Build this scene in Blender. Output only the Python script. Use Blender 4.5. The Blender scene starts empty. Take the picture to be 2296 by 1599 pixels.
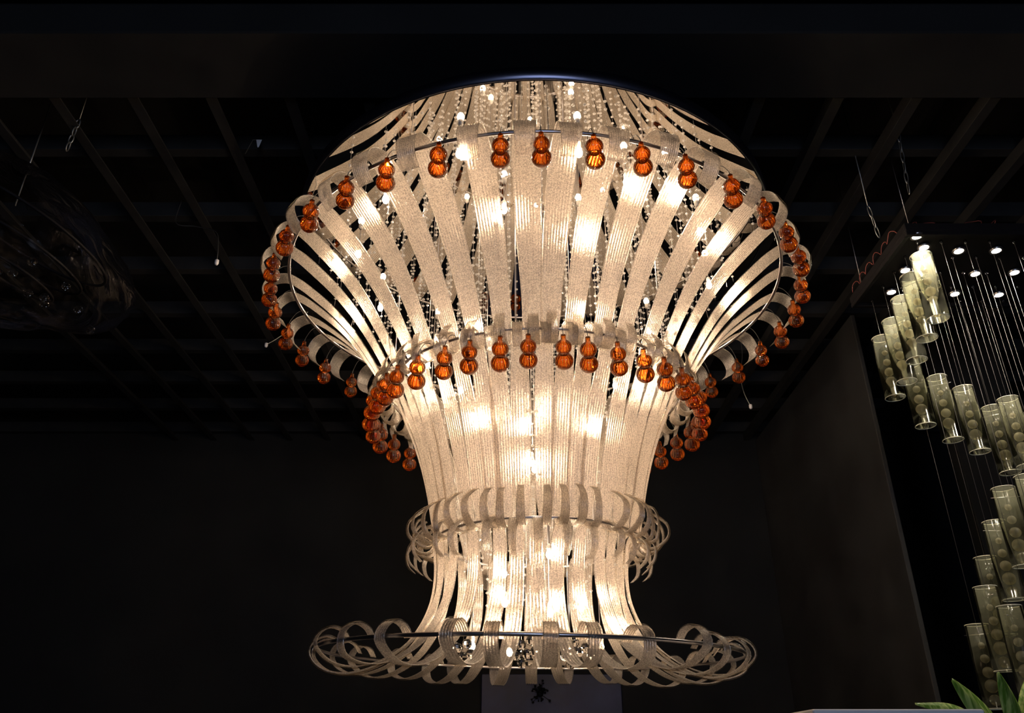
import bpy, math, random
from mathutils import Matrix, Vector, noise

random.seed(7)
S = bpy.context.scene
COL = S.collection
PI = math.pi
R_ = math.radians

# ------------------------------------------------------------------ camera
W, H, F = 2296, 1599, 1785.0
PITCH = R_(27)
CZ = 1.55                                   # eye height
cam_d = bpy.data.cameras.new('camera')
cam_d.sensor_width = 36
cam_d.lens = F / W * 36
cam_d.clip_start = 0.02
cam = bpy.data.objects.new('camera', cam_d)
cam.location = (0, 0, CZ)
cam.rotation_euler = (PI / 2 + PITCH, 0, 0)
COL.objects.link(cam)
S.camera = cam

# ------------------------------------------------------------------ world, daylight from the shop front, exposure
wd = bpy.data.worlds.new('world')
S.world = wd
wd.use_nodes = True
wd.node_tree.nodes['Background'].inputs[0].default_value = (0.55, 0.7, 1.0, 1)
wd.node_tree.nodes['Background'].inputs[1].default_value = 0.012

ld = bpy.data.lights.new('shop_front_daylight', 'AREA')
ld.shape = 'RECTANGLE'
ld.size, ld.size_y = 2.4, 1.6
ld.energy = 62
ld.color = (0.62, 0.72, 1.0)
lo = bpy.data.objects.new('shop_front_daylight', ld)
lo.location = (0.6, -4.6, 1.7)
lo.rotation_euler = (PI / 2, 0, 0)
COL.objects.link(lo)

S.view_settings.view_transform = 'Standard'
S.view_settings.look = 'None'
S.view_settings.exposure = 0.24
S.view_settings.gamma = 1.0
S.view_settings.use_curve_mapping = False
S.cycles.caustics_reflective = False
S.cycles.caustics_refractive = False
S.cycles.sample_clamp_indirect = 4.0
S.cycles.use_light_tree = False
S.cycles.adaptive_threshold = 0.02
S.cycles.max_bounces = 7
S.cycles.diffuse_bounces = 4
S.cycles.glossy_bounces = 5
S.cycles.transmission_bounces = 10
S.cycles.transparent_max_bounces = 14

BULB_W = 3.4                               # watts of light per halogen capsule
SPOT_W = 8.0
BULB_COL = (1.0, 0.75, 0.53)


def at(px, py, Y=None, Z=None):
    """a point of the photograph at depth Y or height Z (above the eye)"""
    u = (px - W / 2) / F
    v = (H / 2 - py) / F
    dx, dy, dz = u, math.cos(PITCH) - v * math.sin(PITCH), math.sin(PITCH) + v * math.cos(PITCH)
    k = Y / dy if Y is not None else Z / dz
    return Vector((dx * k, dy * k, CZ + dz * k))


# ------------------------------------------------------------------ materials
MATS = {}


class NT:
    def __init__(s, name):
        s.m = bpy.data.materials.new(name)
        s.m.use_nodes = True
        s.t = s.m.node_tree
        s.t.nodes.clear()
        s.out = s.t.nodes.new('ShaderNodeOutputMaterial')
        MATS[name] = s.m

    def n(s, kind, **kw):
        nd = s.t.nodes.new('ShaderNode' + kind)
        for k, v in kw.items():
            if k in nd.inputs:
                nd.inputs[k].default_value = v
            else:
                setattr(nd, k, v)
        return nd

    def l(s, a, b):
        s.t.links.new(a, b)

    def mix(s, fac, a, b):
        m = s.n('MixShader')
        if isinstance(fac, (int, float)):
            m.inputs[0].default_value = fac
        else:
            s.l(fac, m.inputs[0])
        s.l(a.outputs[0], m.inputs[1])
        s.l(b.outputs[0], m.inputs[2])
        return m

    def end(s, sh):
        s.l(sh.outputs[0], s.out.inputs[0])
        return s.m


def principled(name, col, rough=0.5, metal=0.0, var=0.0, scale=8.0, bump=0.0, spec=0.5):
    t = NT(name)
    p = t.n('BsdfPrincipled')
    p.inputs['Base Color'].default_value = (*col, 1)
    p.inputs['Roughness'].default_value = rough
    p.inputs['Metallic'].default_value = metal
    p.inputs['Specular IOR Level'].default_value = spec
    tc = t.n('TexCoord')
    nz = t.n('TexNoise')
    nz.inputs['Scale'].default_value = scale
    nz.inputs['Detail'].default_value = 5
    t.l(tc.outputs['Object'], nz.inputs['Vector'])
    if var:
        cr = t.n('ValToRGB')
        cr.color_ramp.elements[0].position = 0.3
        cr.color_ramp.elements[1].position = 0.7
        cr.color_ramp.elements[0].color = (*[c * (1 - var) for c in col], 1)
        cr.color_ramp.elements[1].color = (*[min(1, c * (1 + var)) for c in col], 1)
        t.l(nz.outputs['Fac'], cr.inputs[0])
        t.l(cr.outputs[0], p.inputs['Base Color'])
    if bump:
        b = t.n('Bump')
        b.inputs['Strength'].default_value = bump
        b.inputs['Distance'].default_value = 0.01
        t.l(nz.outputs['Fac'], b.inputs['Height'])
        t.l(b.outputs[0], p.inputs['Normal'])
    return t.end(p)


def ribbon_material(name, tint):
    """the textured outer face of a ribbon: scatters what shines through from behind"""
    t = NT(name)
    tc = t.n('TexCoord')
    n1 = t.n('TexNoise')
    n1.inputs['Scale'].default_value = 240
    n1.inputs['Detail'].default_value = 1
    n1.inputs['Roughness'].default_value = 0.7
    t.l(tc.outputs['Object'], n1.inputs['Vector'])
    b = t.n('Bump')
    b.inputs['Strength'].default_value = 0.55
    b.inputs['Distance'].default_value = 0.004
    t.l(n1.outputs['Fac'], b.inputs['Height'])
    tr = t.n('BsdfTranslucent')
    cr = t.n('ValToRGB')
    cr.color_ramp.elements[0].position = 0.36
    cr.color_ramp.elements[0].color = (*[c * 0.48 for c in tint], 1)
    cr.color_ramp.elements[1].position = 0.62
    cr.color_ramp.elements[1].color = (*tint, 1)
    t.l(n1.outputs['Fac'], cr.inputs[0])
    t.l(cr.outputs[0], tr.inputs['Color'])
    t.l(b.outputs[0], tr.inputs['Normal'])
    rf = t.n('BsdfRefraction')
    t.l(cr.outputs[0], rf.inputs['Color'])
    rf.inputs['Roughness'].default_value = 0.5
    rf.inputs['IOR'].default_value = 1.3
    t.l(b.outputs[0], rf.inputs['Normal'])
    df = t.n('BsdfDiffuse')
    df.inputs['Color'].default_value = (*[c * 0.92 for c in tint], 1)
    gl = t.n('BsdfGlossy')
    gl.inputs['Color'].default_value = (1, 0.97, 0.92, 1)
    gl.inputs['Roughness'].default_value = 0.25
    t.l(b.outputs[0], gl.inputs['Normal'])
    a = t.mix(0.38, tr, df)
    c = t.mix(0.52, a, rf)
    tp = t.n('BsdfTransparent')
    tp.inputs['Color'].default_value = (1.0, 0.95, 0.88, 1)
    return t.end(t.mix(0.10, t.mix(0.14, c, tp), gl))


def glass_material(name, col, ior=1.5, rough=0.0):
    t = NT(name)
    g = t.n('BsdfGlass')
    g.inputs['Color'].default_value = (*col, 1)
    g.inputs['IOR'].default_value = ior
    g.inputs['Roughness'].default_value = rough
    return t.end(g)


def sparkle_crystal(name, col, milk):
    """cut crystal: refracts, with a pale milky share put in to stand for its glow"""
    t = NT(name)
    g = t.n('BsdfGlass')
    g.inputs['Color'].default_value = (*col, 1)
    g.inputs['IOR'].default_value = 1.5
    tl = t.n('BsdfTranslucent')
    tl.inputs['Color'].default_value = (*col, 1)
    df = t.n('BsdfDiffuse')
    df.inputs['Color'].default_value = (*col, 1)
    return t.end(t.mix(milk, g, t.mix(0.4, tl, df)))


def thin_glass(name, trans, gloss, milk=0.0, milkcol=(1, 1, 1), rough=0.03, noisescale=0, ior=1.5):
    """blown thin glass: tinted see-through, fresnel gloss, a little milkiness"""
    t = NT(name)
    tp = t.n('BsdfTransparent')
    tp.inputs['Color'].default_value = (*trans, 1)
    gl = t.n('BsdfGlossy')
    gl.inputs['Color'].default_value = (*gloss, 1)
    gl.inputs['Roughness'].default_value = rough
    fr = t.n('Fresnel')
    fr.inputs['IOR'].default_value = ior
    sh = tp
    if milk:
        tl = t.n('BsdfTranslucent')
        tl.inputs['Color'].default_value = (*milkcol, 1)
        fac = milk
        if noisescale:
            tc = t.n('TexCoord')
            mp = t.n('Mapping')
            mp.inputs['Scale'].default_value = (1, 1, 0.25)
            t.l(tc.outputs['Object'], mp.inputs[0])
            nz = t.n('TexNoise')
            nz.inputs['Scale'].default_value = noisescale
            nz.inputs['Detail'].default_value = 6
            nz.inputs['Distortion'].default_value = 1.2
            t.l(mp.outputs[0], nz.inputs['Vector'])
            mr = t.n('MapRange')
            mr.inputs['From Min'].default_value = 0.45
            mr.inputs['From Max'].default_value = 0.8
            mr.inputs['To Min'].default_value = 0.0
            mr.inputs['To Max'].default_value = milk
            t.l(nz.outputs['Fac'], mr.inputs['Value'])
            fac = mr.outputs[0]
            b = t.n('Bump')
            b.inputs['Strength'].default_value = 0.9
            b.inputs['Distance'].default_value = 0.03
            t.l(nz.outputs['Fac'], b.inputs['Height'])
            t.l(b.outputs[0], gl.inputs['Normal'])
            t.l(b.outputs[0], fr.inputs['Normal'])
        sh = t.mix(fac, tp, tl)
    return t.end(t.mix(fr.outputs[0], sh, gl))


def clear_face():
    """the smooth clear back of a ribbon"""
    t = NT('clear_ribbon_back')
    tp = t.n('BsdfTransparent')
    tp.inputs['Color'].default_value = (0.97, 0.95, 0.92, 1)
    gl = t.n('BsdfGlossy')
    gl.inputs['Roughness'].default_value = 0.15
    return t.end(t.mix(0.05, tp, gl))


def amber_glass():
    """blown amber glass with optic ribs: see-through, darker where the ribs are thick"""
    t = NT('amber_blown_glass')
    tc = t.n('TexCoord')
    sp = t.n('SeparateXYZ')
    t.l(tc.outputs['Object'], sp.inputs[0])
    an = t.n('Math', operation='ARCTAN2')
    t.l(sp.outputs['Y'], an.inputs[0])
    t.l(sp.outputs['X'], an.inputs[1])
    mu = t.n('Math', operation='MULTIPLY')
    mu.inputs[1].default_value = 18.0
    t.l(an.outputs[0], mu.inputs[0])
    co = t.n('Math', operation='COSINE')
    t.l(mu.outputs[0], co.inputs[0])
    cr = t.n('ValToRGB')
    cr.color_ramp.elements[0].position = 0.0
    cr.color_ramp.elements[0].color = (1.0, 0.61, 0.22, 1)
    cr.color_ramp.elements[1].position = 0.9
    cr.color_ramp.elements[1].color = (0.95, 0.28, 0.06, 1)
    t.l(co.outputs[0], cr.inputs[0])
    tp = t.n('BsdfTransparent')
    t.l(cr.outputs[0], tp.inputs['Color'])
    tl = t.n('BsdfTranslucent')
    tl.inputs['Color'].default_value = (1.0, 0.22, 0.035, 1)
    gl = t.n('BsdfGlossy')
    gl.inputs['Color'].default_value = (1, 0.92, 0.88, 1)
    gl.inputs['Roughness'].default_value = 0.06
    fr = t.n('Fresnel')
    fr.inputs['IOR'].default_value = 1.6
    return t.end(t.mix(fr.outputs[0], t.mix(0.08, tp, tl), gl))


def emitter(name, col, strength):
    """glowing lamp glass around a light source"""
    t = NT(name)
    t.m.cycles.emission_sampling = 'NONE'
    tp = t.n('BsdfTransparent')
    ad = t.n('AddShader')
    e = t.n('Emission')
    e.inputs['Color'].default_value = (*col, 1)
    e.inputs['Strength'].default_value = strength
    t.l(tp.outputs[0], ad.inputs[0])
    t.l(e.outputs[0], ad.inputs[1])
    return t.end(ad)


M_RIB = ribbon_material('ribbed_cream_glass', (1.0, 0.90, 0.79))
M_CLEAR = clear_face()
M_AMBER = amber_glass()
M_BEAD = sparkle_crystal('crystal_bead', (1, 0.98, 0.95), 0.42)
M_TBALL = sparkle_crystal('tube_crystal', (1, 0.95, 0.80), 0.34)
M_THREAD = principled('grey_thread', (0.08, 0.075, 0.07), 0.6)
M_CRYSTAL = glass_material('crystal_ball', (1, 0.99, 0.97), 1.55)
M_CHROME = principled('chrome', (0.62, 0.60, 0.62), 0.28, 1.0)
M_MIRROR = principled('mirror_polish', (0.86, 0.83, 0.79), 0.015, 1.0)
M_RIM = principled('dark_steel_rim', (0.16, 0.17, 0.24), 0.3, 1.0)
M_WIRE = principled('steel_wire', (0.45, 0.42, 0.40), 0.3, 1.0)
M_CERAMIC = principled('ceramic', (0.75, 0.72, 0.66), 0.4)
M_BULB = emitter('halogen_bulb', BULB_COL, 40.0)
M_CEIL = principled('black_ceiling_paint', (0.005, 0.005, 0.005), 0.9, var=0.4, scale=3)
M_JOIST = principled('black_painted_steel', (0.010, 0.0102, 0.010), 0.75, var=0.5, scale=9, bump=0.3)
M_BEAM = principled('black_soffit_board', (0.0055, 0.006, 0.006), 0.9, var=0.35, scale=4)
M_WALL = principled('black_wall_paint', (0.006, 0.0068, 0.0066), 0.9, var=0.4, scale=2)
M_PART = principled('charcoal_partition', (0.020, 0.0215, 0.023), 0.85, var=0.35, scale=2.5, bump=0.2)
M_FLOOR = principled('dark_floor', (0.03, 0.03, 0.032), 0.35, var=0.3, scale=2)
M_BLUE = principled('painted_blue_glow', (0.018, 0.021, 0.068), 0.5, var=0.5, scale=4)  # the dim blue glow on the panel is put into its paint
M_BLACK = principled('matt_black', (0.008, 0.007, 0.008), 0.6, spec=0.2)
M_DARKRED = principled('dark_red_wire', (0.22, 0.05, 0.04), 0.5)
M_WHITE = principled('white_lacquer', (0.78, 0.77, 0.78), 0.35)
M_CHAIN = principled('chain_steel', (0.35, 0.35, 0.33), 0.4, 1.0)
M_FILM = thin_glass('plastic_film', (0.96, 0.96, 0.96), (0.7, 0.68, 0.70), 0.22, (0.60, 0.54, 0.50), 0.14, 9.0, 1.12)
M_TUBE = thin_glass('tube_glass', (0.93, 0.93, 0.86), (1, 1, 0.95), 0.10, (0.95, 0.96, 0.74), 0.06, 0, 1.13)
M_RIMG = principled('painted_edge_glow', (0.85, 0.83, 0.66), 0.4)  # pale colour stands in for lamp light glowing in the tube edges
M_SPOT = emitter('spot_lamp', (1.0, 0.86, 0.70), 25.0)


def leaf_material():
    t = NT('variegated_leaf')
    p = t.n('BsdfPrincipled')
    tc = t.n('TexCoord')
    wv = t.n('TexNoise')
    wv.inputs['Scale'].default_value = 28
    mp = t.n('Mapping')
    mp.inputs['Scale'].default_value = (2.5, 2.5, 0.35)
    t.l(tc.outputs['Object'], mp.inputs[0])
    t.l(mp.outputs[0], wv.inputs['Vector'])
    cr = t.n('ValToRGB')
    cr.color_ramp.elements[0].position = 0.42
    cr.color_ramp.elements[0].color = (0.13, 0.28, 0.03, 1)
    cr.color_ramp.elements[1].position = 0.66
    cr.color_ramp.elements[1].color = (0.55, 0.68, 0.22, 1)
    t.l(wv.outputs['Fac'], cr.inputs[0])
    t.l(cr.outputs[0], p.inputs['Base Color'])
    p.inputs['Roughness'].default_value = 0.4
    tl = t.n('BsdfTranslucent')
    t.l(cr.outputs[0], tl.inputs['Color'])
    return t.end(t.mix(0.25, p, tl))


M_LEAF = leaf_material()


# ------------------------------------------------------------------ mesh helpers
class MB:
    def __init__(s):
        s.v, s.f = [], []

    def add(s, vs, fs):
        o = len(s.v)
        s.v += [tuple(v) for v in vs]
        s.f += [tuple(i + o for i in f) for f in fs]
        return s

    def box(s, a, b):
        x0, y0, z0 = a
        x1, y1, z1 = b
        return s.add([(x0, y0, z0), (x1, y0, z0), (x1, y1, z0), (x0, y1, z0),
                      (x0, y0, z1), (x1, y0, z1), (x1, y1, z1), (x0, y1, z1)],
                     [(0, 3, 2, 1), (4, 5, 6, 7), (0, 1, 5, 4), (1, 2, 6, 5), (2, 3, 7, 6), (3, 0, 4, 7)])

    def cbox(s, a, b, c=0.004):
        """box with chamfered vertical and horizontal edges"""
        x0, y0, z0 = a
        x1, y1, z1 = b
        def loop(z, i):
            return [(x0 + i + c, y0 + i, z), (x1 - i - c, y0 + i, z), (x1 - i, y0 + i + c, z), (x1 - i, y1 - i - c, z),
                    (x1 - i - c, y1 - i, z), (x0 + i + c, y1 - i, z), (x0 + i, y1 - i - c, z), (x0 + i, y0 + i + c, z)]
        L = [loop(z0, c), loop(z0 + c, 0), loop(z1 - c, 0), loop(z1, c)]
        vs = [p for l in L for p in l]
        fs = [tuple(range(7, -1, -1)), tuple(range(24, 32))]
        for k in range(3):
            for i in range(8):
                j = (i + 1) % 8
                fs.append((k * 8 + i, k * 8 + j, k * 8 + 8 + j, k * 8 + 8 + i))
        return s.add(vs, fs)

    def tube(s, pts, r, n=6, closed=False, cap=True):
        pts = [Vector(p) for p in pts]
        m = len(pts)
        vs, fs = [], []
        up = None
        for i, p in enumerate(pts):
            if closed:
                t = pts[(i + 1) % m] - pts[i - 1]
            else:
                t = pts[min(i + 1, m - 1)] - pts[max(i - 1, 0)]
            t.normalize()
            if up is None:
                up = Vector((0, 0, 1)) if abs(t.z) < 0.9 else Vector((1, 0, 0))
            a = t.cross(up)
            if a.length < 1e-5:
                a = t.orthogonal()
            a.normalize()
            b = a.cross(t)
            up = b
            rr = r[i] if isinstance(r, (list, tuple)) else r
            for k in range(n):
                q = 2 * PI * k / n
                vs.append(p + a * (rr * math.cos(q)) + b * (rr * math.sin(q)))
        for i in range(m if closed else m - 1):
            j = (i + 1) % m
            for k in range(n):
                l = (k + 1) % n
                fs.append((i * n + k, i * n + l, j * n + l, j * n + k))
        if cap and not closed:
            fs.append(tuple(range(n - 1, -1, -1)))
            fs.append(tuple((m - 1) * n + k for k in range(n)))
        return s.add(vs, fs)

    def ring(s, R, r, n=96, k=8, c=(0, 0, 0)):
        return s.tube([(c[0] + R * math.cos(2 * PI * i / n), c[1] + R * math.sin(2 * PI * i / n), c[2]) for i in range(n)], r, k, True)

    def lathe(s, prof, n=24, c=(0, 0, 0), rib=0.0, nrib=12, twist=0.0, cap0=True):
        vs, fs = [], []
        m = len(prof)
        for (r, z) in prof:
            for k in range(n):
                a = 2 * PI * k / n
                rr = r * (1 + rib * math.cos(nrib * a + twist * z))
                vs.append((c[0] + rr * math.cos(a), c[1] + rr * math.sin(a), c[2] + z))
        for i in range(m - 1):
            for k in range(n):
                l = (k + 1) % n
                fs.append((i * n + k, i * n + l, (i + 1) * n + l, (i + 1) * n + k))
        if prof[0][0] > 0 and cap0:
            fs.append(tuple(range(n - 1, -1, -1)))
        if prof[-1][0] > 0:
            fs.append(tuple((m - 1) * n + k for k in range(n)))
        return s.add(vs, fs)

    def sphere(s, c, r, n=12, m=8, sz=1.0):
        return s.lathe([(max(1e-4, r * math.sin(PI * i / m)), -r * sz * math.cos(PI * i / m)) for i in range(m + 1)], n, c)

    def mesh(s, name, smooth=True):
        me = bpy.data.meshes.new(name)
        me.from_pydata(s.v, [], s.f)
        me.update()
        if smooth:
            me.polygons.foreach_set('use_smooth', [True] * len(me.polygons))
        return me

    def build(s, name, mat, parent=None, smooth=True):
        return obj(name, s.mesh(name, smooth), mat, parent)


def obj(name, me, mat=None, parent=None, loc=None, rz=None, mtx=None):
    o = bpy.data.objects.new(name, me)
    COL.objects.link(o)
    if mat and not me.materials:
        me.materials.append(mat)
    if parent:
        o.parent = parent
    if mtx is not None:
        o.matrix_local = mtx
    if loc is not None:
        o.location = loc
    if rz is not None:
        o.rotation_euler = (0, 0, rz)
    return o


def thing(name, label, cat, loc=(0, 0, 0), group=None):
    o = bpy.data.objects.new(name, None)
    o.empty_display_size = 0.1
    COL.objects.link(o)
    o.location = loc
    return tag(o, label, cat, group)


def tag(o, label, cat, group=None):
    o['label'] = label
    o['category'] = cat
    if group:
        o['group'] = group
    return o


def struct(o):
    o['kind'] = 'structure'
    return o


def crom(pts, n):
    """Catmull-Rom through pts, resampled evenly to n points"""
    P = [Vector(p) for p in pts]
    P = [P[0] * 2 - P[1]] + P + [P[-1] * 2 - P[-2]]
    dense = []
    for i in range(1, len(P) - 2):
        for k in range(24):
            t = k / 24
            a, b, c, d = P[i - 1], P[i], P[i + 1], P[i + 2]
            dense.append(0.5 * ((2 * b) + (c - a) * t + (2 * a - 5 * b + 4 * c - d) * t * t + (3 * b - a - 3 * c + d) * t ** 3))
    dense.append(P[-2])
    L = [0]
    for i in range(1, len(dense)):
        L.append(L[-1] + (dense[i] - dense[i - 1]).length)
    out, j = [], 0
    for k in range(n):
        s = L[-1] * k / (n - 1)
        while j < len(L) - 2 and L[j + 1] < s:
            j += 1
        q = (s - L[j]) / max(1e-9, L[j + 1] - L[j])
        out.append(dense[j].lerp(dense[j + 1], min(1, q)))
    return out


def interp(tab, t):
    for (a, va), (b, vb) in zip(tab, tab[1:]):
        if t <= b:
            q = (t - a) / max(1e-9, b - a)
            q = q * q * (3 - 2 * q)
            return va + (vb - va) * q
    return tab[-1][1]


def ribbon_mesh(name, prof, wtab, n=64, ridges=8, thick=0.0032, amp=0.0027, lean=0.0, wob=0.0, seed=0):
    """a ribbed glass strip swept along a profile (radius, height), facing azimuth -Y; lean = sideways drift in metres"""
    pts = crom([(r, z, 0) for r, z in prof], n)
    m = ridges * 4 + 1
    vs, fs = [], []
    ring_n = 2 * m
    for i, p in enumerate(pts):
        t = (pts[min(i + 1, n - 1)] - pts[max(i - 1, 0)]).normalized()
        nr, nz = -t.y, t.x
        u = i / (n - 1)
        w = interp(wtab, u)
        sx = lean * u + wob * math.sin(5 * u + seed)
        endk = min(1.0, 0.35 + 0.65 * min(u, 1 - u) * n / 2)
        for side in (1, -1):
            for k in range(m):
                kk = k if side == 1 else m - 1 - k
                q = kk / (m - 1) * 2 - 1
                h = thick * 0.5 * (1 - 0.5 * q ** 8) + amp * (0.5 - 0.5 * math.cos(2 * PI * ridges * kk / (m - 1)))
                h *= side * endk
                r = p.x + nr * h
                z = p.y + nz * h
                vs.append((q * w * 0.5 + sx, -r, z))
    for i in range(n - 1):
        for k in range(ring_n):
            l = (k + 1) % ring_n
            fs.append((i * ring_n + k, (i + 1) * ring_n + k, (i + 1) * ring_n + l, i * ring_n + l))
    fs.append(tuple(range(ring_n)))
    fs.append(tuple((n - 1) * ring_n + k for k in range(ring_n - 1, -1, -1)))
    mb = MB()
    mb.add(vs, fs)
    me = mb.mesh(name)
    me.materials.append(M_RIB)
    me.materials.append(M_CLEAR)
    idx = [0 if (k % ring_n) < m - 1 else 1 for k in range((n - 1) * ring_n)] + [1, 1]
    me.polygons.foreach_set('material_index', idx)
    return me


# ------------------------------------------------------------------ the setting
ZG = 2.30 + CZ                               # underside of the ceiling grid
ceil_ = struct(MB().box((-5, -5.2, ZG + 0.42), (5, 6.2, ZG + 0.5)).build('ceiling', M_CEIL, smooth=False))
struct(MB().box((-5, -5.2, -0.1), (5, 6.2, 0)).build('floor', M_FLOOR, smooth=False))
struct(MB().box((-5, 6.0, 0), (5, 6.2, ZG + 0.42)).build('wall_back', M_WALL, smooth=False))
struct(MB().box((-5.2, -5.2, 0), (-5, 6.2, ZG + 0.5)).build('wall_left', M_WALL, smooth=False))
struct(MB().box((5, -5.2, 0), (5.2, 6.2, ZG + 0.5)).build('wall_right', M_WALL, smooth=False))
struct(MB().cbox((1.95, 3.98, 0), (1.975, 5.998, ZG - 0.002), 0.004).build('wall_partition', M_PART, smooth=False))
struct(MB().cbox((2.55, 4.3, 0), (2.95, 4.4, ZG - 0.002), 0.004).build('wall_pier', M_WALL, smooth=False))
# soffit beam across the front
struct(MB().cbox((-4.99, 1.975, ZG - 0.015), (4.99, 2.29, ZG + 0.41), 0.006).build('trim_1', M_BEAM, smooth=False))
# joists running away from the camera: angle bars, each a part of the ceiling
jm = MB().cbox((-0.022, 2.30, ZG), (0.022, 5.995, ZG + 0.006), 0.001).cbox((-0.022, 2.30, ZG + 0.004), (-0.016, 5.995, ZG + 0.055), 0.001).mesh('joist', False)
jm.materials.append(M_JOIST)
for k in range(-9, 10):
    o = obj('joist', jm, None, ceil_)
    o.location = (0.05 + 0.305 * k, 0, 0)
cm = MB().cbox((-4.95, -0.025, ZG + 0.058), (4.95, 0.025, ZG + 0.064), 0.001).cbox((-4.95, -0.025, ZG + 0.06), (4.95, -0.018, ZG + 0.14), 0.001).mesh('cross_beam', False)
cm.materials.append(M_JOIST)
for k in range(8):
    o = obj('cross_beam', cm, None, ceil_)
    o.location = (0, 2.68 + 0.47 * k, 0)
# ceiling strip in front of the soffit
struct(MB().cbox((-4.99, 0.6, ZG + 0.12), (4.99, 1.95, ZG + 0.2), 0.004).build('trim_2', M_CEIL, smooth=False))

# ------------------------------------------------------------------ the ribbon chandelier
AX, AY = 0.0906, 2.88                        # its axis
ch = thing('ribbon_chandelier',
           'huge tiered chandelier of curled cream glass ribbons with amber drops under a round mirror plate',
           'chandelier', (AX, AY, CZ))
PZ = 1.98
R1, H1 = 1.0, 1.74
R2, H2 = 0.572, 1.28
R3, H3 = 0.372, 0.70
R4, H4 = 0.716, 0.326

# mirror plate, its rim, and the rods that carry it
mb = MB()
mb.lathe([(0.975, 0.0), (0.978, 0.004), (0.978, 0.012), (0.3, 0.012)], 128, (0, 0, PZ))
mb.build('mirror_plate', M_MIRROR, ch, smooth=False)
mb = MB()
mb.lathe([(0.979, 0.0), (0.986, 0.002), (0.988, 0.05), (0.975, 0.058), (0.2, 0.06)], 128, (0, 0, PZ), cap0=False)
mb.build('plate_rim', M_RIM, ch)
for k in range(4):
    a = PI / 4 + k * PI / 2
    mb = MB()
    mb.tube([(0.8 * math.cos(a), 0.8 * math.sin(a), PZ + 0.055), (0.8 * math.cos(a), 0.8 * math.sin(a), ZG - CZ + 0.43)], 0.008, 8)
    mb.build('support_rod', M_WIRE, ch)

# tilt of the lowest tier about the third ring
TILT = Matrix.Translation((-0.022, 0, H3)) @ Matrix.Rotation(R_(2.3), 4, 'X') @ Matrix.Rotation(R_(1.0), 4, 'Y') @ Matrix.Translation((0, 0, -H3))

obj('ring', MB().ring(R1, 0.0065, 128).mesh('ring'), M_CHROME, ch, (0, 0, H1))
obj('ring', MB().ring(R2, 0.0055, 112).mesh('ring'), M_CHROME, ch, (0, 0, H2))
obj('ring', MB().ring(R3, 0.005, 96).mesh('ring'), M_CHROME, ch, (0, 0, H3))
obj('ring', MB().ring(R4, 0.006, 128).mesh('ring'), M_CHROME, ch, mtx=TILT @ Matrix.Translation((0, 0, H4)))


def fill(front, n_rest):
    """front azimuths in degrees (0 = towards the camera), the rest spread evenly round the back"""
    a, b = front[-1], front[0] + 360
    return list(front) + [a + (b - a) * (k + 1) / (n_rest + 1) + random.uniform(-1, 1) for k in range(n_rest)]


top_az = fill([-61, -51, -41, -31.5, -22.5, -12, -2.8, 4.6, 12.4, 20.6, 29.6, 40, 49.5, 59.5], 23)
mid_az = fill([-58, -49.5, -41, -32, -23.2, -15.6, -7, 1.4, 9.8, 17.4, 26, 35, 44, 53], 26)
bot_az = fill([-78, -64, -49, -36, -20, -9, 2.0, 14.5, 27, 38, 49, 60, 73], 15)


def top_profile(j):
    return [(1.040 + j, 1.612), (1.072 + j, 1.640), (1.086 + j, 1.686), (1.062 + j, 1.732), (1.014, 1.751), (0.962, 1.729), (0.905, 1.688), (0.815, 1.612),
            (0.730, 1.520), (0.655, 1.415), (0.600, 1.325), (0.564, 1.262), (0.562, 1.232), (0.588, 1.214), (0.622, 1.232),
            (0.634, 1.274), (0.618 - j, 1.318)]


def mid_profile(j):
    return [(0.622 + j, 1.196), (0.636 + j, 1.240), (0.618, 1.283), (0.578, 1.301), (0.542, 1.270), (0.504, 1.185), (0.462, 1.085),
            (0.428, 0.985), (0.402, 0.885), (0.384, 0.795), (0.371, 0.735), (0.371, 0.692), (0.394, 0.667), (0.432, 0.674),
            (0.458 + j, 0.708), (0.458 + j, 0.752), (0.434, 0.786), (0.408, 0.800)]


def bot_profile(j):
    return [(0.408 + j, 0.596), (0.436 + j, 0.622), (0.440 + j, 0.672), (0.400, 0.716), (0.356, 0.698), (0.342, 0.630), (0.340, 0.555),
            (0.352, 0.480), (0.385, 0.405), (0.440, 0.335), (0.515, 0.284), (0.595, 0.258), (0.660, 0.258), (0.710, 0.278),
            (0.738 + j, 0.314), (0.728 + j, 0.350), (0.690 + j, 0.370), (0.650 + j, 0.358), (0.628 + j, 0.328)]


TOPW = [(0, 0.060), (0.16, 0.074), (0.30, 0.093), (0.45, 0.087), (0.74, 0.067), (0.82, 0.056), (0.88, 0.042), (1, 0.034)]
MIDW = [(0, 0.030), (0.10, 0.036), (0.2, 0.058), (0.4, 0.066), (0.66, 0.062), (0.76, 0.040), (0.84, 0.030), (1, 0.020)]
BOTW = [(0, 0.022), (0.13, 0.032), (0.24, 0.046), (0.45, 0.053), (0.65, 0.047), (0.85, 0.042), (1, 0.036)]
top_me = [ribbon_mesh('glass_ribbon', top_profile(j), TOPW, 74, 9, lean=l, wob=w, seed=s)
          for j, l, w, s in ((0, 0, 0.001, 0), (0.012, 0.014, 0.003, 1), (-0.008, -0.012, 0.002, 2), (0.006, 0.006, 0.003, 3))]
mid_me = [ribbon_mesh('glass_ribbon', mid_profile(j), MIDW, 72, 7, lean=l, wob=w, seed=s)
          for j, l, w, s in ((0, 0, 0.001, 0), (0.012, 0.012, 0.003, 1), (-0.012, -0.012, 0.003, 2))]
bot_me = [ribbon_mesh('glass_ribbon', bot_profile(j), BOTW, 84, 5, lean=l, wob=w, seed=s)
          for j, l, w, s in ((0, 0, 0.002, 0), (0.012, 0.03, 0.004, 1), (-0.014, -0.028, 0.004, 2), (0.006, 0.012, 0.003, 4))]

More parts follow.
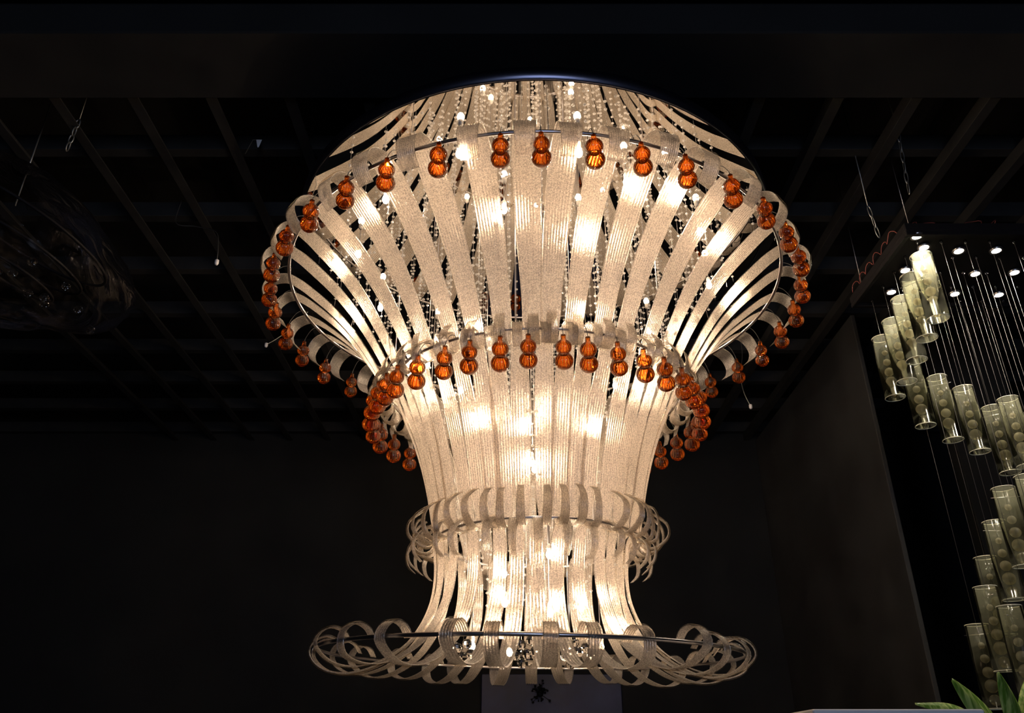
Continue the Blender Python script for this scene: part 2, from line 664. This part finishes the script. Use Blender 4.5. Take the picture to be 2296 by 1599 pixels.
for i, a in enumerate(top_az):
    obj('glass_ribbon', top_me[(i * 3 + i // 4) % 4], None, ch, (0, 0, random.uniform(-0.004, 0.004)), R_(a))
for i, a in enumerate(mid_az):
    obj('glass_ribbon', mid_me[(i * 2 + i // 3) % 3], None, ch, (0, 0, random.uniform(-0.006, 0.006)), R_(a))
for i, a in enumerate(bot_az):
    obj('glass_ribbon', bot_me[(i * 3 + i // 4) % 4], None, ch, mtx=TILT @ Matrix.Translation((0, 0, random.uniform(-0.008, 0.008))) @ Matrix.Rotation(R_(a), 4, 'Z'))


# amber double-ball drops: one blown, ribbed gourd each, with a wire hook
def drop_mesh(seed):
    rnd = random.Random(seed)
    ra, rb = 0.0235 + rnd.uniform(-.0008, .0008), 0.0258 + rnd.uniform(-.0008, .0008)
    prof = []
    za, zb = -0.017 - ra, -0.017 - 2 * ra - rb + 0.005
    prof += [(0.0045, 0.000), (0.0075, -0.001), (0.007, -0.008), (0.0078, -0.0145)]
    for k in range(2, 14):
        q = PI * k / 15
        prof.append((ra * math.sin(q), za + ra * math.cos(q)))
    prof.append((0.0105, (za - ra + zb + rb) / 2))
    for k in range(2, 15):
        q = PI * k / 15
        prof.append((rb * math.sin(q), zb + rb * math.cos(q)))
    prof.append((0.0012, zb - rb))
    prof.reverse()
    mb = MB()
    mb.lathe(prof, 72, rib=0.03, nrib=18, twist=0)
    return mb.mesh('amber_drop')


drop_me = [drop_mesh(s) for s in (1, 2, 3)]
hook_me = MB().tube(crom([(0, 0, -0.004), (0, 0.003, 0.014), (0, 0.022, 0.046), (0, 0.044, 0.058), (0, 0.058, 0.055), (0, 0.061, 0.044)], 14), 0.0012, 5).mesh('hook')
for m in drop_me:
    m.materials.append(M_AMBER)
hook_me.materials.append(M_THREAD)


def drop(az, R, h, i):
    a = R_(az)
    m = Matrix.Translation((R * math.sin(a), -R * math.cos(a), h)) @ Matrix.Rotation(a, 4, 'Z') @ Matrix.Rotation(R_(random.uniform(-2, 2)), 4, 'X') @ Matrix.Scale(1.12, 4)
    d = obj('amber_drop', drop_me[i % 3], None, ch, mtx=m)
    k = obj('hook', hook_me, None, d)


for i, a in enumerate(fill([-56, -46, -36, -27, -17.2, -6.8, -0.2, 8.4, 16.6, 25.0, 35.2, 45, 54.5], 24)):
    drop(a, R1 + 0.058, H1 - 0.058, i)
for i, a in enumerate(fill([-71, -64, -57, -50, -40, -29.4, -21, -11.7, -3.5, 6.7, 14.1, 23.6, 33, 42, 52, 60, 68], 20)):
    drop(a, R2 + 0.062, H2 - 0.055, i)

# suspension wires from the plate down to each ring
for az in (-62, -4, 1.3, 64, 118, 180, 242):
    a = R_(az)
    mb = MB()
    mb.tube([(0.955 * math.sin(a), -0.955 * math.cos(a), PZ), (R1 * math.sin(a), -R1 * math.cos(a), H1)], 0.0012, 5)
    mb.build('suspension_wire', M_WIRE, ch)
for az in (-8, 52, 112, 172, 232, 292):
    a = R_(az)
    mb = MB()
    mb.tube([(R2 * math.sin(a), -R2 * math.cos(a), PZ), (R2 * math.sin(a), -R2 * math.cos(a), H2)], 0.0022, 6)
    mb.build('suspension_rod', M_CHROME, ch)
for az in (20, 140, 260):
    a = R_(az)
    mb = MB()
    mb.tube([(0.36 * math.sin(a), -0.36 * math.cos(a), PZ), (R3 * math.sin(a), -R3 * math.cos(a), H3)], 0.002, 6)
    mb.build('suspension_rod', M_CHROME, ch)
mb = MB()
mb.tube([(0.042, -0.01, PZ), (0.042, -0.01, 0.47)], 0.005, 8)
mb.build('centre_pole', M_CHROME, ch)

# halogen bulbs, each in a ceramic holder
light_cache = {}


def lamp_light(parent, watts, col, radius, loc=(0, 0, 0), beam=False):
    key = (watts, col)
    if key not in light_cache:
        d = bpy.data.lights.new('filament', 'SPOT' if beam else 'POINT')
        if beam:
            d.spot_size = R_(100)
            d.spot_blend = 0.8
        d.energy = watts
        d.color = col
        d.shadow_soft_size = radius
        light_cache[key] = d
    o = bpy.data.objects.new('filament', light_cache[key])
    COL.objects.link(o)
    o.parent = parent
    o.location = loc


bulb_me = MB().lathe([(0.0005, -0.016), (0.007, -0.013), (0.0108, -0.006), (0.0115, 0.001), (0.0095, 0.008), (0.006, 0.013), (0.004, 0.015)], 10).mesh('bulb')
bulb_me.materials.append(M_BULB)
holder_me = MB().lathe([(0.004, 0.012), (0.0085, 0.014), (0.009, 0.03), (0.006, 0.036), (0.003, 0.038)], 12).mesh('lamp_holder')
holder_me.materials.append(M_CERAMIC)
stem_cache = {}


def lamp(x, y, h, top=PZ, s=1.0, w=BULB_W):
    p = obj('lamp_holder', holder_me, None, ch, (x, y, h))
    p.scale = (s, s, s)
    b = obj('bulb', bulb_me, None, p)
    lamp_light(b, w, BULB_COL, 0.008)
    key = round(top - h, 3)
    if key > 0.05:
        st = MB()
        st.tube([(0, 0, 0.037), (0, 0, key / s)], 0.0016, 5)
        k = obj('stem', st.mesh('stem'), M_WIRE, p)


for (px, py) in ((1298, 343), (1030, 345), (865, 447), (803, 570), (853, 690), (978, 765), (1500, 420), (1405, 408), (1455, 742), (1570, 520), (1590, 640), (1130, 470), (1300, 520)):
    q = at(px, py, Z=PZ - 0.085)
    lamp(q.x - AX, q.y - AY, q.z - CZ, s=1.15)
for k in range(7):
    a = R_(-60 + k * 51.4 + 30)
    lamp(0.43 * math.sin(a), -0.43 * math.cos(a), 1.40 + 0.05 * (k % 2), w=2.2)
for (x, y, h) in ((-0.05, -0.22, 1.07), (0.19, -0.12, 1.11), (-0.19, -0.08, 1.16), (0.0, 0.18, 1.05), (-0.02, -0.16, 0.96)):
    lamp(x, y, h, w=1.2)
for (x, y, h) in ((0.042, -0.03, 0.66), (0.042, -0.03, 0.46), (-0.115, -0.05, 0.49), (-0.12, 0.1, 0.62), (0.16, 0.1, 0.50), (0.22, 0.06, 0.36), (-0.23, 0.05, 0.36), (-0.10, 0.22, 0.36), (0.12, 0.22, 0.36)):  # the lowest ones are extra lamps, added to brighten the bottom loops
    lamp(x, y, h, w=1.7)

# strands of crystal beads
bell = [(0.0, 0.38), (0.30, 0.40), (0.33, 0.90), (0.40, 1.12), (0.50, 1.30), (0.56, 1.38), (0.62, 1.46), (0.70, 1.58), (0.78, 1.66), (0.86, 1.74), (0.95, 1.8)]


def bell_z(r):
    for (a, va), (b, vb) in zip(bell, bell[1:]):
        if r <= b:
            return va + (vb - va) * (r - a) / (b - a)
    return 1.8


def strand_mesh(L, gap, seed):
    rnd = random.Random(seed)
    mb = MB()
    mb.tube([(0, 0, 0), (0, 0, -L)], 0.0005, 3, cap=False)
    z = 0.03 + rnd.random() * gap
    while z < L:
        r = 0.0062
        mb.lathe([(0.0006, -z - 0.0055), (r, -z - 0.0012), (r, -z + 0.0012), (0.0006, -z + 0.0055)], 7)
        z += gap * rnd.uniform(0.85, 1.15)
    me = mb.mesh('bead_strand', False)
    me.materials.append(M_BEAD)
    return me


strand_cache = {}
for r, n in ((0.20, 9), (0.27, 13), (0.36, 18), (0.45, 24), (0.54, 30), (0.63, 34), (0.72, 40), (0.81, 40), (0.89, 36)):
    for k in range(n):
        a = 2 * PI * (k + random.uniform(-0.25, 0.25)) / n
        rr = r + random.uniform(-0.03, 0.03)
        L = PZ - bell_z(rr + 0.03) - random.uniform(0.02, 0.16)
        L = max(0.05, round(L / 0.06) * 0.06)
        key = (L, k % 2)
        if key not in strand_cache:
            strand_cache[key] = strand_mesh(L, 0.034 if L < 0.9 else 0.046, hash(key) % 1000 + k)
        obj('bead_strand', strand_cache[key], None, ch, (rr * math.sin(a), -rr * math.cos(a), PZ), a)

# crystal ball clusters at the foot
ball_me = MB().lathe([(0.0004, -0.017), (0.008, -0.0155), (0.0135, -0.011), (0.0168, -0.004), (0.0168, 0.004), (0.0135, 0.011), (0.008, 0.0155), (0.0004, 0.017)], 12).mesh('crystal_ball', False)
ball_me.materials.append(M_CRYSTAL)
for (x, y) in ((-0.26, -0.02), (-0.045, -0.1), (0.10, -0.08), (0.175, -0.03), (-0.06, 0.2), (0.12, 0.22)):
    for (dx, dz) in ((-0.016, 0.0), (0.017, 0.012), (0.004, -0.027), (0.03, -0.02)):
        obj('crystal_ball', ball_me, None, ch, (x + dx, y + random.uniform(-0.015, 0.015), 0.345 + dz), random.random() * 3)
    mb = MB()
    mb.tube([(x + 0.004, y, 0.34), (x + 0.004, y, 0.75)], 0.0007, 4)
    mb.build('ball_wire', M_WIRE, ch)

# ------------------------------------------------------------------ the tube chandelier at right
ZP = 1.95
tl = thing('tube_chandelier', 'black rectangular spotlight pan hung with clear glass tubes of crystal balls',
           'chandelier', (1.63, 2.70, CZ))
TX, TY = 1.63, 2.70


def T(p):
    return (p[0] - TX, p[1] - TY, p[2] - CZ)


PW, PD = 0.95, 0.60
mb = MB()
mb.cbox((0, 0, ZP + 0.012), (PW, PD, ZP + 0.05), 0.003)
mb.build('lamp_pan', M_BLACK, tl, smooth=False)
for (a, b) in (((0, 0), (PW, 0.02)), ((0, PD - 0.02), (PW, PD)), ((0, 0.0201), (0.02, PD - 0.0201)), ((PW - 0.02, 0.0201), (PW, PD - 0.0201))):
    MB().cbox((a[0], a[1], ZP - 0.008), (b[0], b[1], ZP + 0.0119), 0.002).build('pan_frame', M_BLACK, tl, smooth=False)
# chains and the loose red and clear wiring on top of the pan
link_me = MB().tube([(0.007 * math.cos(q), 0, 0.017 + 0.017 * math.sin(q)) for q in [2 * PI * i / 14 for i in range(14)]], 0.0022, 5, True).mesh('link')
link_me.materials.append(M_CHAIN)
for (x, y) in ((0.05, 0.05), (0.9, 0.05), (0.05, 0.55), (0.9, 0.55)):
    mb = MB()
    mb.tube([(x, y, ZP + 0.05), (x, y, ZG - CZ + 0.43)], 0.0016, 5)
    mb.build('hanging_wire', M_WIRE, tl)
for k in range(7):
    x0 = 0.03 + 0.09 * k
    y0 = 0.03 + random.uniform(0, 0.2)
    pts = [(x0 + 0.03 * i + random.uniform(-.02, .02), y0 + random.uniform(-.03, .03) + 0.02 * i, ZP + 0.055 + 0.09 * math.sin(PI * i / 5) * random.uniform(.6, 1.1)) for i in range(6)]
    MB().tube(crom(pts, 22), 0.0018, 5).build('red_wire', M_DARKRED, tl)
for k in range(6):
    y0 = 0.08 + 0.08 * k
    pts = [(-0.001 + random.uniform(0, .01), y0 + 0.02 * i, ZP + 0.055 + 0.035 * math.sin(PI * i / 4)) for i in range(5)]
    MB().tube(crom(pts, 14), 0.002, 5).build('red_wire', M_DARKRED, tl)

# spot lamps under the pan
spot_ring = MB().lathe([(0.020, 0.0), (0.026, -0.002), (0.027, 0.006), (0.024, 0.012), (0.016, 0.012)], 20).mesh('spot_lamp')
spot_ring.materials.append(M_CHROME)
spot_disc = MB().lathe([(0.0005, -0.004), (0.012, -0.003), (0.0205, 0.001), (0.018, 0.008), (0.0005, 0.009)], 18).mesh('spot_bulb')
spot_disc.materials.append(M_SPOT)
for (px, py) in ((2072, 556), (2150, 564), (2234, 563), (2187, 615), (2141, 660), (2030, 607), (1999, 656), (2056, 531), (2275, 612), (2240, 662)):
    q = T(at(px, py, Z=ZP - 0.004))
    o = obj('spot_lamp', spot_ring, None, tl, q)
    sb_ = obj('spot_bulb', spot_disc, None, o)
    lamp_light(sb_, SPOT_W, (1.0, 0.86, 0.70), 0.01, (0, 0, -0.008), True)

# hanging points: a lattice of 5 rows
rows = [(548, 2057, 54.5), (583, 2031, 53), (617, 2006, 51.8), (648, 1981, 50.5), (680, 1957, 49)]
conn = {}
cmesh = MB().lathe([(0.003, 0.0), (0.007, -0.002), (0.007, -0.012), (0.003, -0.018), (0.001, -0.02)], 8).mesh('wire_clip')
cmesh.materials.append(M_CRYSTAL)
for r, (py, px0, dx) in enumerate(rows):
    for c in range(0, 7):
        q = at(px0 + dx * c, py, Z=ZP - 0.012)
        conn[r, c] = Vector(T(q)) + Vector((0, 0, 0.022))
        obj('wire_clip', cmesh, None, tl, conn[r, c])

TR, TLEN = 0.043, 0.30
tube_me = MB()
n = 40
prof_o = [(TR, 0.0), (TR, TLEN)]
vs, fs = [], []
for (r, z) in ((TR, 0), (TR, TLEN), (TR - 0.0022, TLEN), (TR - 0.0022, 0)):
    vs += [(r * math.cos(2 * PI * k / n), r * math.sin(2 * PI * k / n), z) for k in range(n)]
for j in range(4):
    for k in range(n):
        l = (k + 1) % n
        fs.append((j * n + k, j * n + l, ((j + 1) % 4) * n + l, ((j + 1) % 4) * n + k))
tube_me = MB().add(vs, fs).mesh('glass_tube')
tube_me.materials.append(M_TUBE)
edge_me = MB().ring(TR - 0.0011, 0.0016, 40, 6).mesh('tube_edge')
edge_me.materials.append(M_RIMG)
bar_me = MB().tube([(-TR - 0.008, 0, 0), (TR + 0.008, 0, 0)], 0.0016, 6).mesh('cross_pin')
bar_me.materials.append(M_CHROME)


def tball(r):
    return MB().sphere((0, 0, 0), r, 18, 12).mesh('crystal_ball')


tballs = {}
for r in (0.012, 0.016, 0.02, 0.024):
    tballs[r] = tball(r)
    tballs[r].materials.append(M_TBALL)


def glass_tube(key, bottom_py, sizes=(0.012, 0.016, 0.02, 0.024, 0.02)):
    c = conn[key]
    # height of the tube's foot from where the photograph shows it
    Y = c.y + TY
    t = math.tan(PITCH - math.atan((bottom_py - H / 2) / F))
    z = Y * t
    g = obj('glass_tube', tube_me, None, tl, (c.x, c.y, z), random.random() * 3)
    obj('tube_edge', edge_me, None, g)
    e2 = obj('tube_edge', edge_me, None, g, (0, 0, TLEN))
    obj('cross_pin', bar_me, None, g, (0, 0, TLEN - 0.035))
    n = len(sizes)
    for i, s in enumerate(sizes):
        obj('crystal_ball', tballs[s], None, g, (0, 0, TLEN - 0.075 - i * (TLEN - 0.105) / (n - 1)))
    wz = c.z - z
    if wz > TLEN:
        mb = MB()
        mb.tube([(0, 0, 0.02), (0, 0, wz)], 0.0009, 4)
        obj('hanging_wire', mb.mesh('hanging_wire'), M_THREAD, g)


for key, y in (((0, 0), 715), ((1, 0), 759), ((2, 0), 808), ((3, 0), 856), ((4, 0), 892), ((4, 1), 955), ((4, 2), 987), ((4, 3), 1013),
               ((4, 4), 1060), ((3, 4), 1045), ((3, 5), 1075), ((2, 5), 1110),
               ((2, 3), 1240), ((2, 2), 1270), ((3, 2), 1345), ((4, 2 + 0), 1425), ((3, 1), 1505), ((1, 3), 1300),
               ((2, 4), 1420), ((3, 3), 1500), ((1, 2), 1480), ((4, 1), 1590), ((2, 1), 1560)):
    glass_tube(key, y)
for key in ((0, 1), (0, 2), (0, 3), (1, 1), (1, 4), (1, 3), (0, 4), (2, 4), (3, 3), (4, 5), (3, 5)):
    c = conn[key]
    mb = MB()
    mb.tube([(c.x, c.y, c.z - 0.018), (c.x, c.y, random.uniform(-0.1, 0.25))], 0.0009, 4)
    mb.build('hanging_wire', M_THREAD, tl)

# ------------------------------------------------------------------ the wrapped chandelier at left
c0 = at(30, 555, Y=2.55)
wr = thing('wrapped_chandelier', 'unlit chandelier bundled in wrinkled clear plastic film, hanging at far left', 'chandelier', c0)
mb = MB()
nu, nv = 120, 72
vs, fs = [], []
tiltm = Matrix.Rotation(R_(24), 3, 'Y')
for j in range(nv + 1):
    th = PI * j / nv
    for i in range(nu):
        ph = 2 * PI * i / nu
        d = Vector((math.sin(th) * math.cos(ph), math.sin(th) * math.sin(ph), math.cos(th)))
        k = 1 + 0.10 * noise.noise(d * 1.7 + Vector((3, 1, 7))) + 0.05 * (1 - abs(noise.noise(Vector((d.x * 2.2, d.y * 2.2, d.z * 5.5))))) + 0.018 * noise.noise(d * 9)
        p = Vector((d.x * 0.47, d.y * 0.42, d.z * (0.28 - 0.08 * d.x))) * k
        vs.append(tiltm @ p)
for j in range(nv):
    for i in range(nu):
        l = (i + 1) % nu
        fs.append((j * nu + i, (j + 1) * nu + i, (j + 1) * nu + l, j * nu + l))
MB().add(vs, fs).build('plastic_film', M_FILM, wr)
for k, R in enumerate((0.34, 0.26, 0.17)):
    o = MB().ring(R, 0.006, 64, 6).build('frame_ring', M_BLACK, wr)
    o.location = (0.02, 0, 0.08 - 0.1 * k)
    o.rotation_euler = (0, R_(24), 0)
for k in range(26):
    a = random.random() * 2 * PI
    r = random.uniform(0.1, 0.34)
    o = obj('crystal', ball_me, None, wr, (r * math.cos(a), r * math.sin(a), -0.1 - r * math.cos(a) * 0.42 + random.uniform(-0.06, 0.1)))
mb = MB()
mb.tube([(-0.05, 0, 0.2), (-0.05, 0, ZG + 0.43 - c0.z)], 0.003, 6)
mb.build('hanging_rod', M_CHAIN, wr)


# ------------------------------------------------------------------ chains, cables and clips under the ceiling grid
def chain(name, label, top, bottom, n, s=1.0):
    t = thing(name, label, 'chain', top)
    d = Vector(bottom) - Vector(top)
    st = d / n
    rot = Vector((0, 0, -1)).rotation_difference(st.normalized()).to_matrix().to_4x4()
    ln = st.length
    for i in range(n):
        o = obj('link', link_me, None, t)
        sc = ln * 1.22 / 0.034
        m = Matrix.Translation(st * i) @ rot @ Matrix.Rotation(PI / 2 * (i % 2), 4, 'Z') @ Matrix.Scale(-sc, 4, (0, 0, 1)) @ Matrix.Scale(s, 4, (1, 0, 0)) @ Matrix.Scale(s, 4, (0, 1, 0))
        o.matrix_local = m
    mb = MB()
    mb.tube([(0, 0, 0), (0, 0, max(0.01, ZG + 0.42 - top[2]))], 0.0025, 5)
    mb.build('hanger', M_CHAIN, t)
    return t


chain('steel_chain', 'loose steel chain hanging from the grid above the tube chandelier', at(2012, 290, Y=2.55), at(2038, 430, Y=2.6), 6)
chain('steel_chain', 'short steel chain with a long loop left of the tube chandelier pan', at(1946, 462, Y=2.7), at(1970, 528, Y=2.72), 3)
chain('steel_chain', 'looped steel chain dangling above the plastic-wrapped chandelier', at(178, 268, Y=2.45), at(150, 335, Y=2.48), 4, 1.3)


def cable(label, pts, plug=True):
    p0 = Vector(pts[0])
    t = thing('loose_cable', label, 'cable', p0, 'loose cables under the ceiling grid')
    P = [Vector(p) - p0 for p in pts]
    P = [Vector((P[0].x, P[0].y, ZG + 0.05 - p0.z))] + P if ZG - p0.z > 0.02 else P
    MB().tube(crom(P, 30), 0.0022, 6).build('cord', M_BLACK if not plug else M_CHAIN, t)
    e = P[-1]
    if plug:
        MB().lathe([(0.003, 0.012), (0.009, 0.008), (0.0095, -0.008), (0.006, -0.016), (0.001, -0.017)], 12, e).build('lamp_socket', M_WHITE, t)
    return t


cable('thin cable with a white socket end hanging at left between grid bars',
      [at(395, 500, Y=3.0), at(440, 508, Y=3.0), at(484, 520, Y=2.98), at(489, 555, Y=2.97), at(486, 587, Y=2.97)])
cable('thin cable with a white end sticking out beside the lower left ribbons',
      [at(700, 690, Y=3.95), at(650, 738, Y=3.95), at(620, 760, Y=3.93), at(597, 773, Y=3.92)])
cable('thin cable with a white end hanging below the right rim of amber drops',
      [at(1664, 790, Y=4.1), at(1660, 840, Y=4.08), at(1668, 880, Y=4.06), at(1683, 911, Y=4.05)])
# paper tag on the grid
q = at(580, 318, Y=2.6)
tg = MB()
tg.add([(-0.012, 0, 0.012), (0.012, 0, 0.012), (0.004, 0, -0.03), (-0.001, 0, -0.03), (-0.012, 0.0012, 0.012), (0.012, 0.0012, 0.012), (0.004, 0.0012, -0.03), (-0.001, 0.0012, -0.03)],
       [(0, 3, 2, 1), (4, 5, 6, 7), (0, 1, 5, 4), (1, 2, 6, 5), (2, 3, 7, 6), (3, 0, 4, 7)])
tgo = thing('paper_tag', 'small bluish paper tag caught on the ceiling grid at left', 'tag', q)
tg.build('tag_sheet', M_WHITE, tgo, smooth=False)
MB().tube([(0, 0.0006, 0.012), (-0.03, 0.01, 0.02), (-0.06, 0.03, ZG + 0.01 - q.z)], 0.0012, 5).build('tag_string', M_CHAIN, tgo)

# ------------------------------------------------------------------ back wall panel and starburst
pl = MB()
a = at(1080, 1512, Y=5.97)
b = at(1391, 1512, Y=5.97)
pan = tag(pl.cbox((a.x, 5.955, 0.05), (b.x, 5.998, a.z), 0.004).build('display_panel', M_BLUE, smooth=False),
          'display panel with a dim blue glow painted on, on the back wall below the chandelier', 'panel')
q = at(1211, 1556, Y=5.93)
sb = thing('starburst_ornament', 'small dark spiky burst ornament in front of the display panel', 'ornament', q)
MB().sphere((0, 0, 0), 0.022, 10, 8).build('core', M_BLACK, sb)
for k in range(34):
    d = Vector((random.gauss(0, 1), random.gauss(0, 1) * 0.35, random.gauss(0, 1))).normalized()
    L = random.uniform(0.03, 0.075) * (1.3 if k % 5 == 0 else 1)
    d.y = min(d.y, 0.25)
    MB().tube([d * 0.01, d * L], 0.0016, 4).sphere(d * L, random.uniform(0.005, 0.009), 7, 5).build('spike', M_BLACK, sb)

# ------------------------------------------------------------------ white cabinet with a plant at the lower right
q = at(1822, 1590, Y=2.0)
q2 = at(2206, 1588, Y=2.0)
TOPZ = q.z
cab = thing('white_cabinet', 'tall white cabinet whose top edge shows at the lower right', 'cabinet', (q.x, 2.0, 0))
cw = q2.x - q.x
MB().cbox((0.005, 0.012, 0.02), (cw - 0.005, 0.4, TOPZ - 0.02), 0.003).build('body', M_WHITE, cab, smooth=False)
MB().cbox((0, 0, TOPZ - 0.0195), (cw, 0.41, TOPZ), 0.003).build('top_board', M_WHITE, cab, smooth=False)
MB().cbox((0.02, 0.03, 0), (cw - 0.02, 0.38, 0.0195), 0.003).build('plinth', M_BLACK, cab, smooth=False)
for s in (0, 1):
    d = MB().cbox((0.008 + s * (cw / 2 - 0.006), 0.0, 0.03), (cw / 2 - 0.002 + s * (cw / 2 - 0.006), 0.0118, TOPZ - 0.025), 0.002).build('door', M_WHITE, cab, smooth=False)
    hx = cw / 2 + (-0.02 if s == 0 else 0.02)
    MB().tube([(hx, -0.018, 0.9), (hx, -0.018, 1.05)], 0.004, 8).build('handle', M_CHROME, d)

pp = Vector((at(2262, 1560, Y=2.66).x, 2.66, 0))
plant = thing('potted_plant', 'leafy green plant with pale-streaked pointed leaves beside the white cabinet', 'plant', pp)
MB().lathe([(0.10, 0.0), (0.125, 0.01), (0.15, 0.75), (0.158, 0.76), (0.158, 0.80), (0.145, 0.80), (0.14, 0.74), (0.0005, 0.74)], 32).build('pot', M_BLACK, plant)
MB().tube(crom([(0, 0, 0.74), (0.005, 0.0, 1.1), (-0.004, 0.004, 1.4), (0.0, 0, 1.56)], 20), 0.012, 8).build('stem', M_LEAF, plant)


def leaf(tip, base, width, droop=0.05, side=(0, 0, 0)):
    tip, base = Vector(tip) - pp, Vector(base) - pp
    mid = (tip + base) / 2 + Vector((0, 0, droop)) + Vector(side)
    pts = crom([base, mid, tip], 22)
    prof = lambda u: width * (math.sin(PI * min(1, u * 0.93 + 0.05)) ** 0.8) * (1 - 0.15 * u)
    ax = (tip - base).normalized()
    sd = ax.cross(Vector((0, -0.8, 0.6))).normalized()
    vs, fs = [], []
    m = 9
    for i, p in enumerate(pts):
        u = i / 21
        t = (pts[min(i + 1, 21)] - pts[max(i - 1, 0)]).normalized()
        nn = sd.cross(t).normalized()
        for k in range(m):
            s = k / (m - 1) * 2 - 1
            w = prof(u) * 0.5 + 0.0008
            vs.append(p + sd * (s * w) + nn * (-0.25 * abs(s) * w + 0.0008))
        for k in range(m - 1, -1, -1):
            s = k / (m - 1) * 2 - 1
            w = prof(u) * 0.5 + 0.0008
            vs.append(p + sd * (s * w * 0.995) + nn * (-0.25 * abs(s) * w - 0.0008))
    rn = 2 * m
    for i in range(21):
        for k in range(rn):
            l = (k + 1) % rn
            fs.append((i * rn + k, i * rn + l, (i + 1) * rn + l, (i + 1) * rn + k))
    fs += [tuple(range(rn - 1, -1, -1)), tuple(21 * rn + k for k in range(rn))]
    MB().add(vs, fs).build('leaf', M_LEAF, plant)


B0 = pp + Vector((0.0, 0, 1.55))
leaf(at(2135, 1524, Y=2.58), B0 + Vector((0, 0, 0)), 0.115, 0.012)
leaf(at(2238, 1508, Y=2.56), B0 + Vector((0.03, 0, 0.0)), 0.095, 0.01)
leaf(at(2052, 1578, Y=2.58), B0 + Vector((-0.01, 0, 0.02)), 0.05, 0.045)
leaf(at(2340, 1530, Y=2.7), B0 + Vector((0.02, 0.02, -0.02)), 0.07, 0.03)
leaf(at(2330, 1480, Y=2.8), B0 + Vector((0.02, 0.02, 0)), 0.07, 0.03)
leaf(pp + Vector((0.12, 0.14, 1.70)), B0 + Vector((0.0, 0.0, -0.06)), 0.07, 0.03)
leaf(pp + Vector((-0.05, 0.2, 1.62)), B0 + Vector((0.0, 0, -0.08)), 0.06, 0.04)
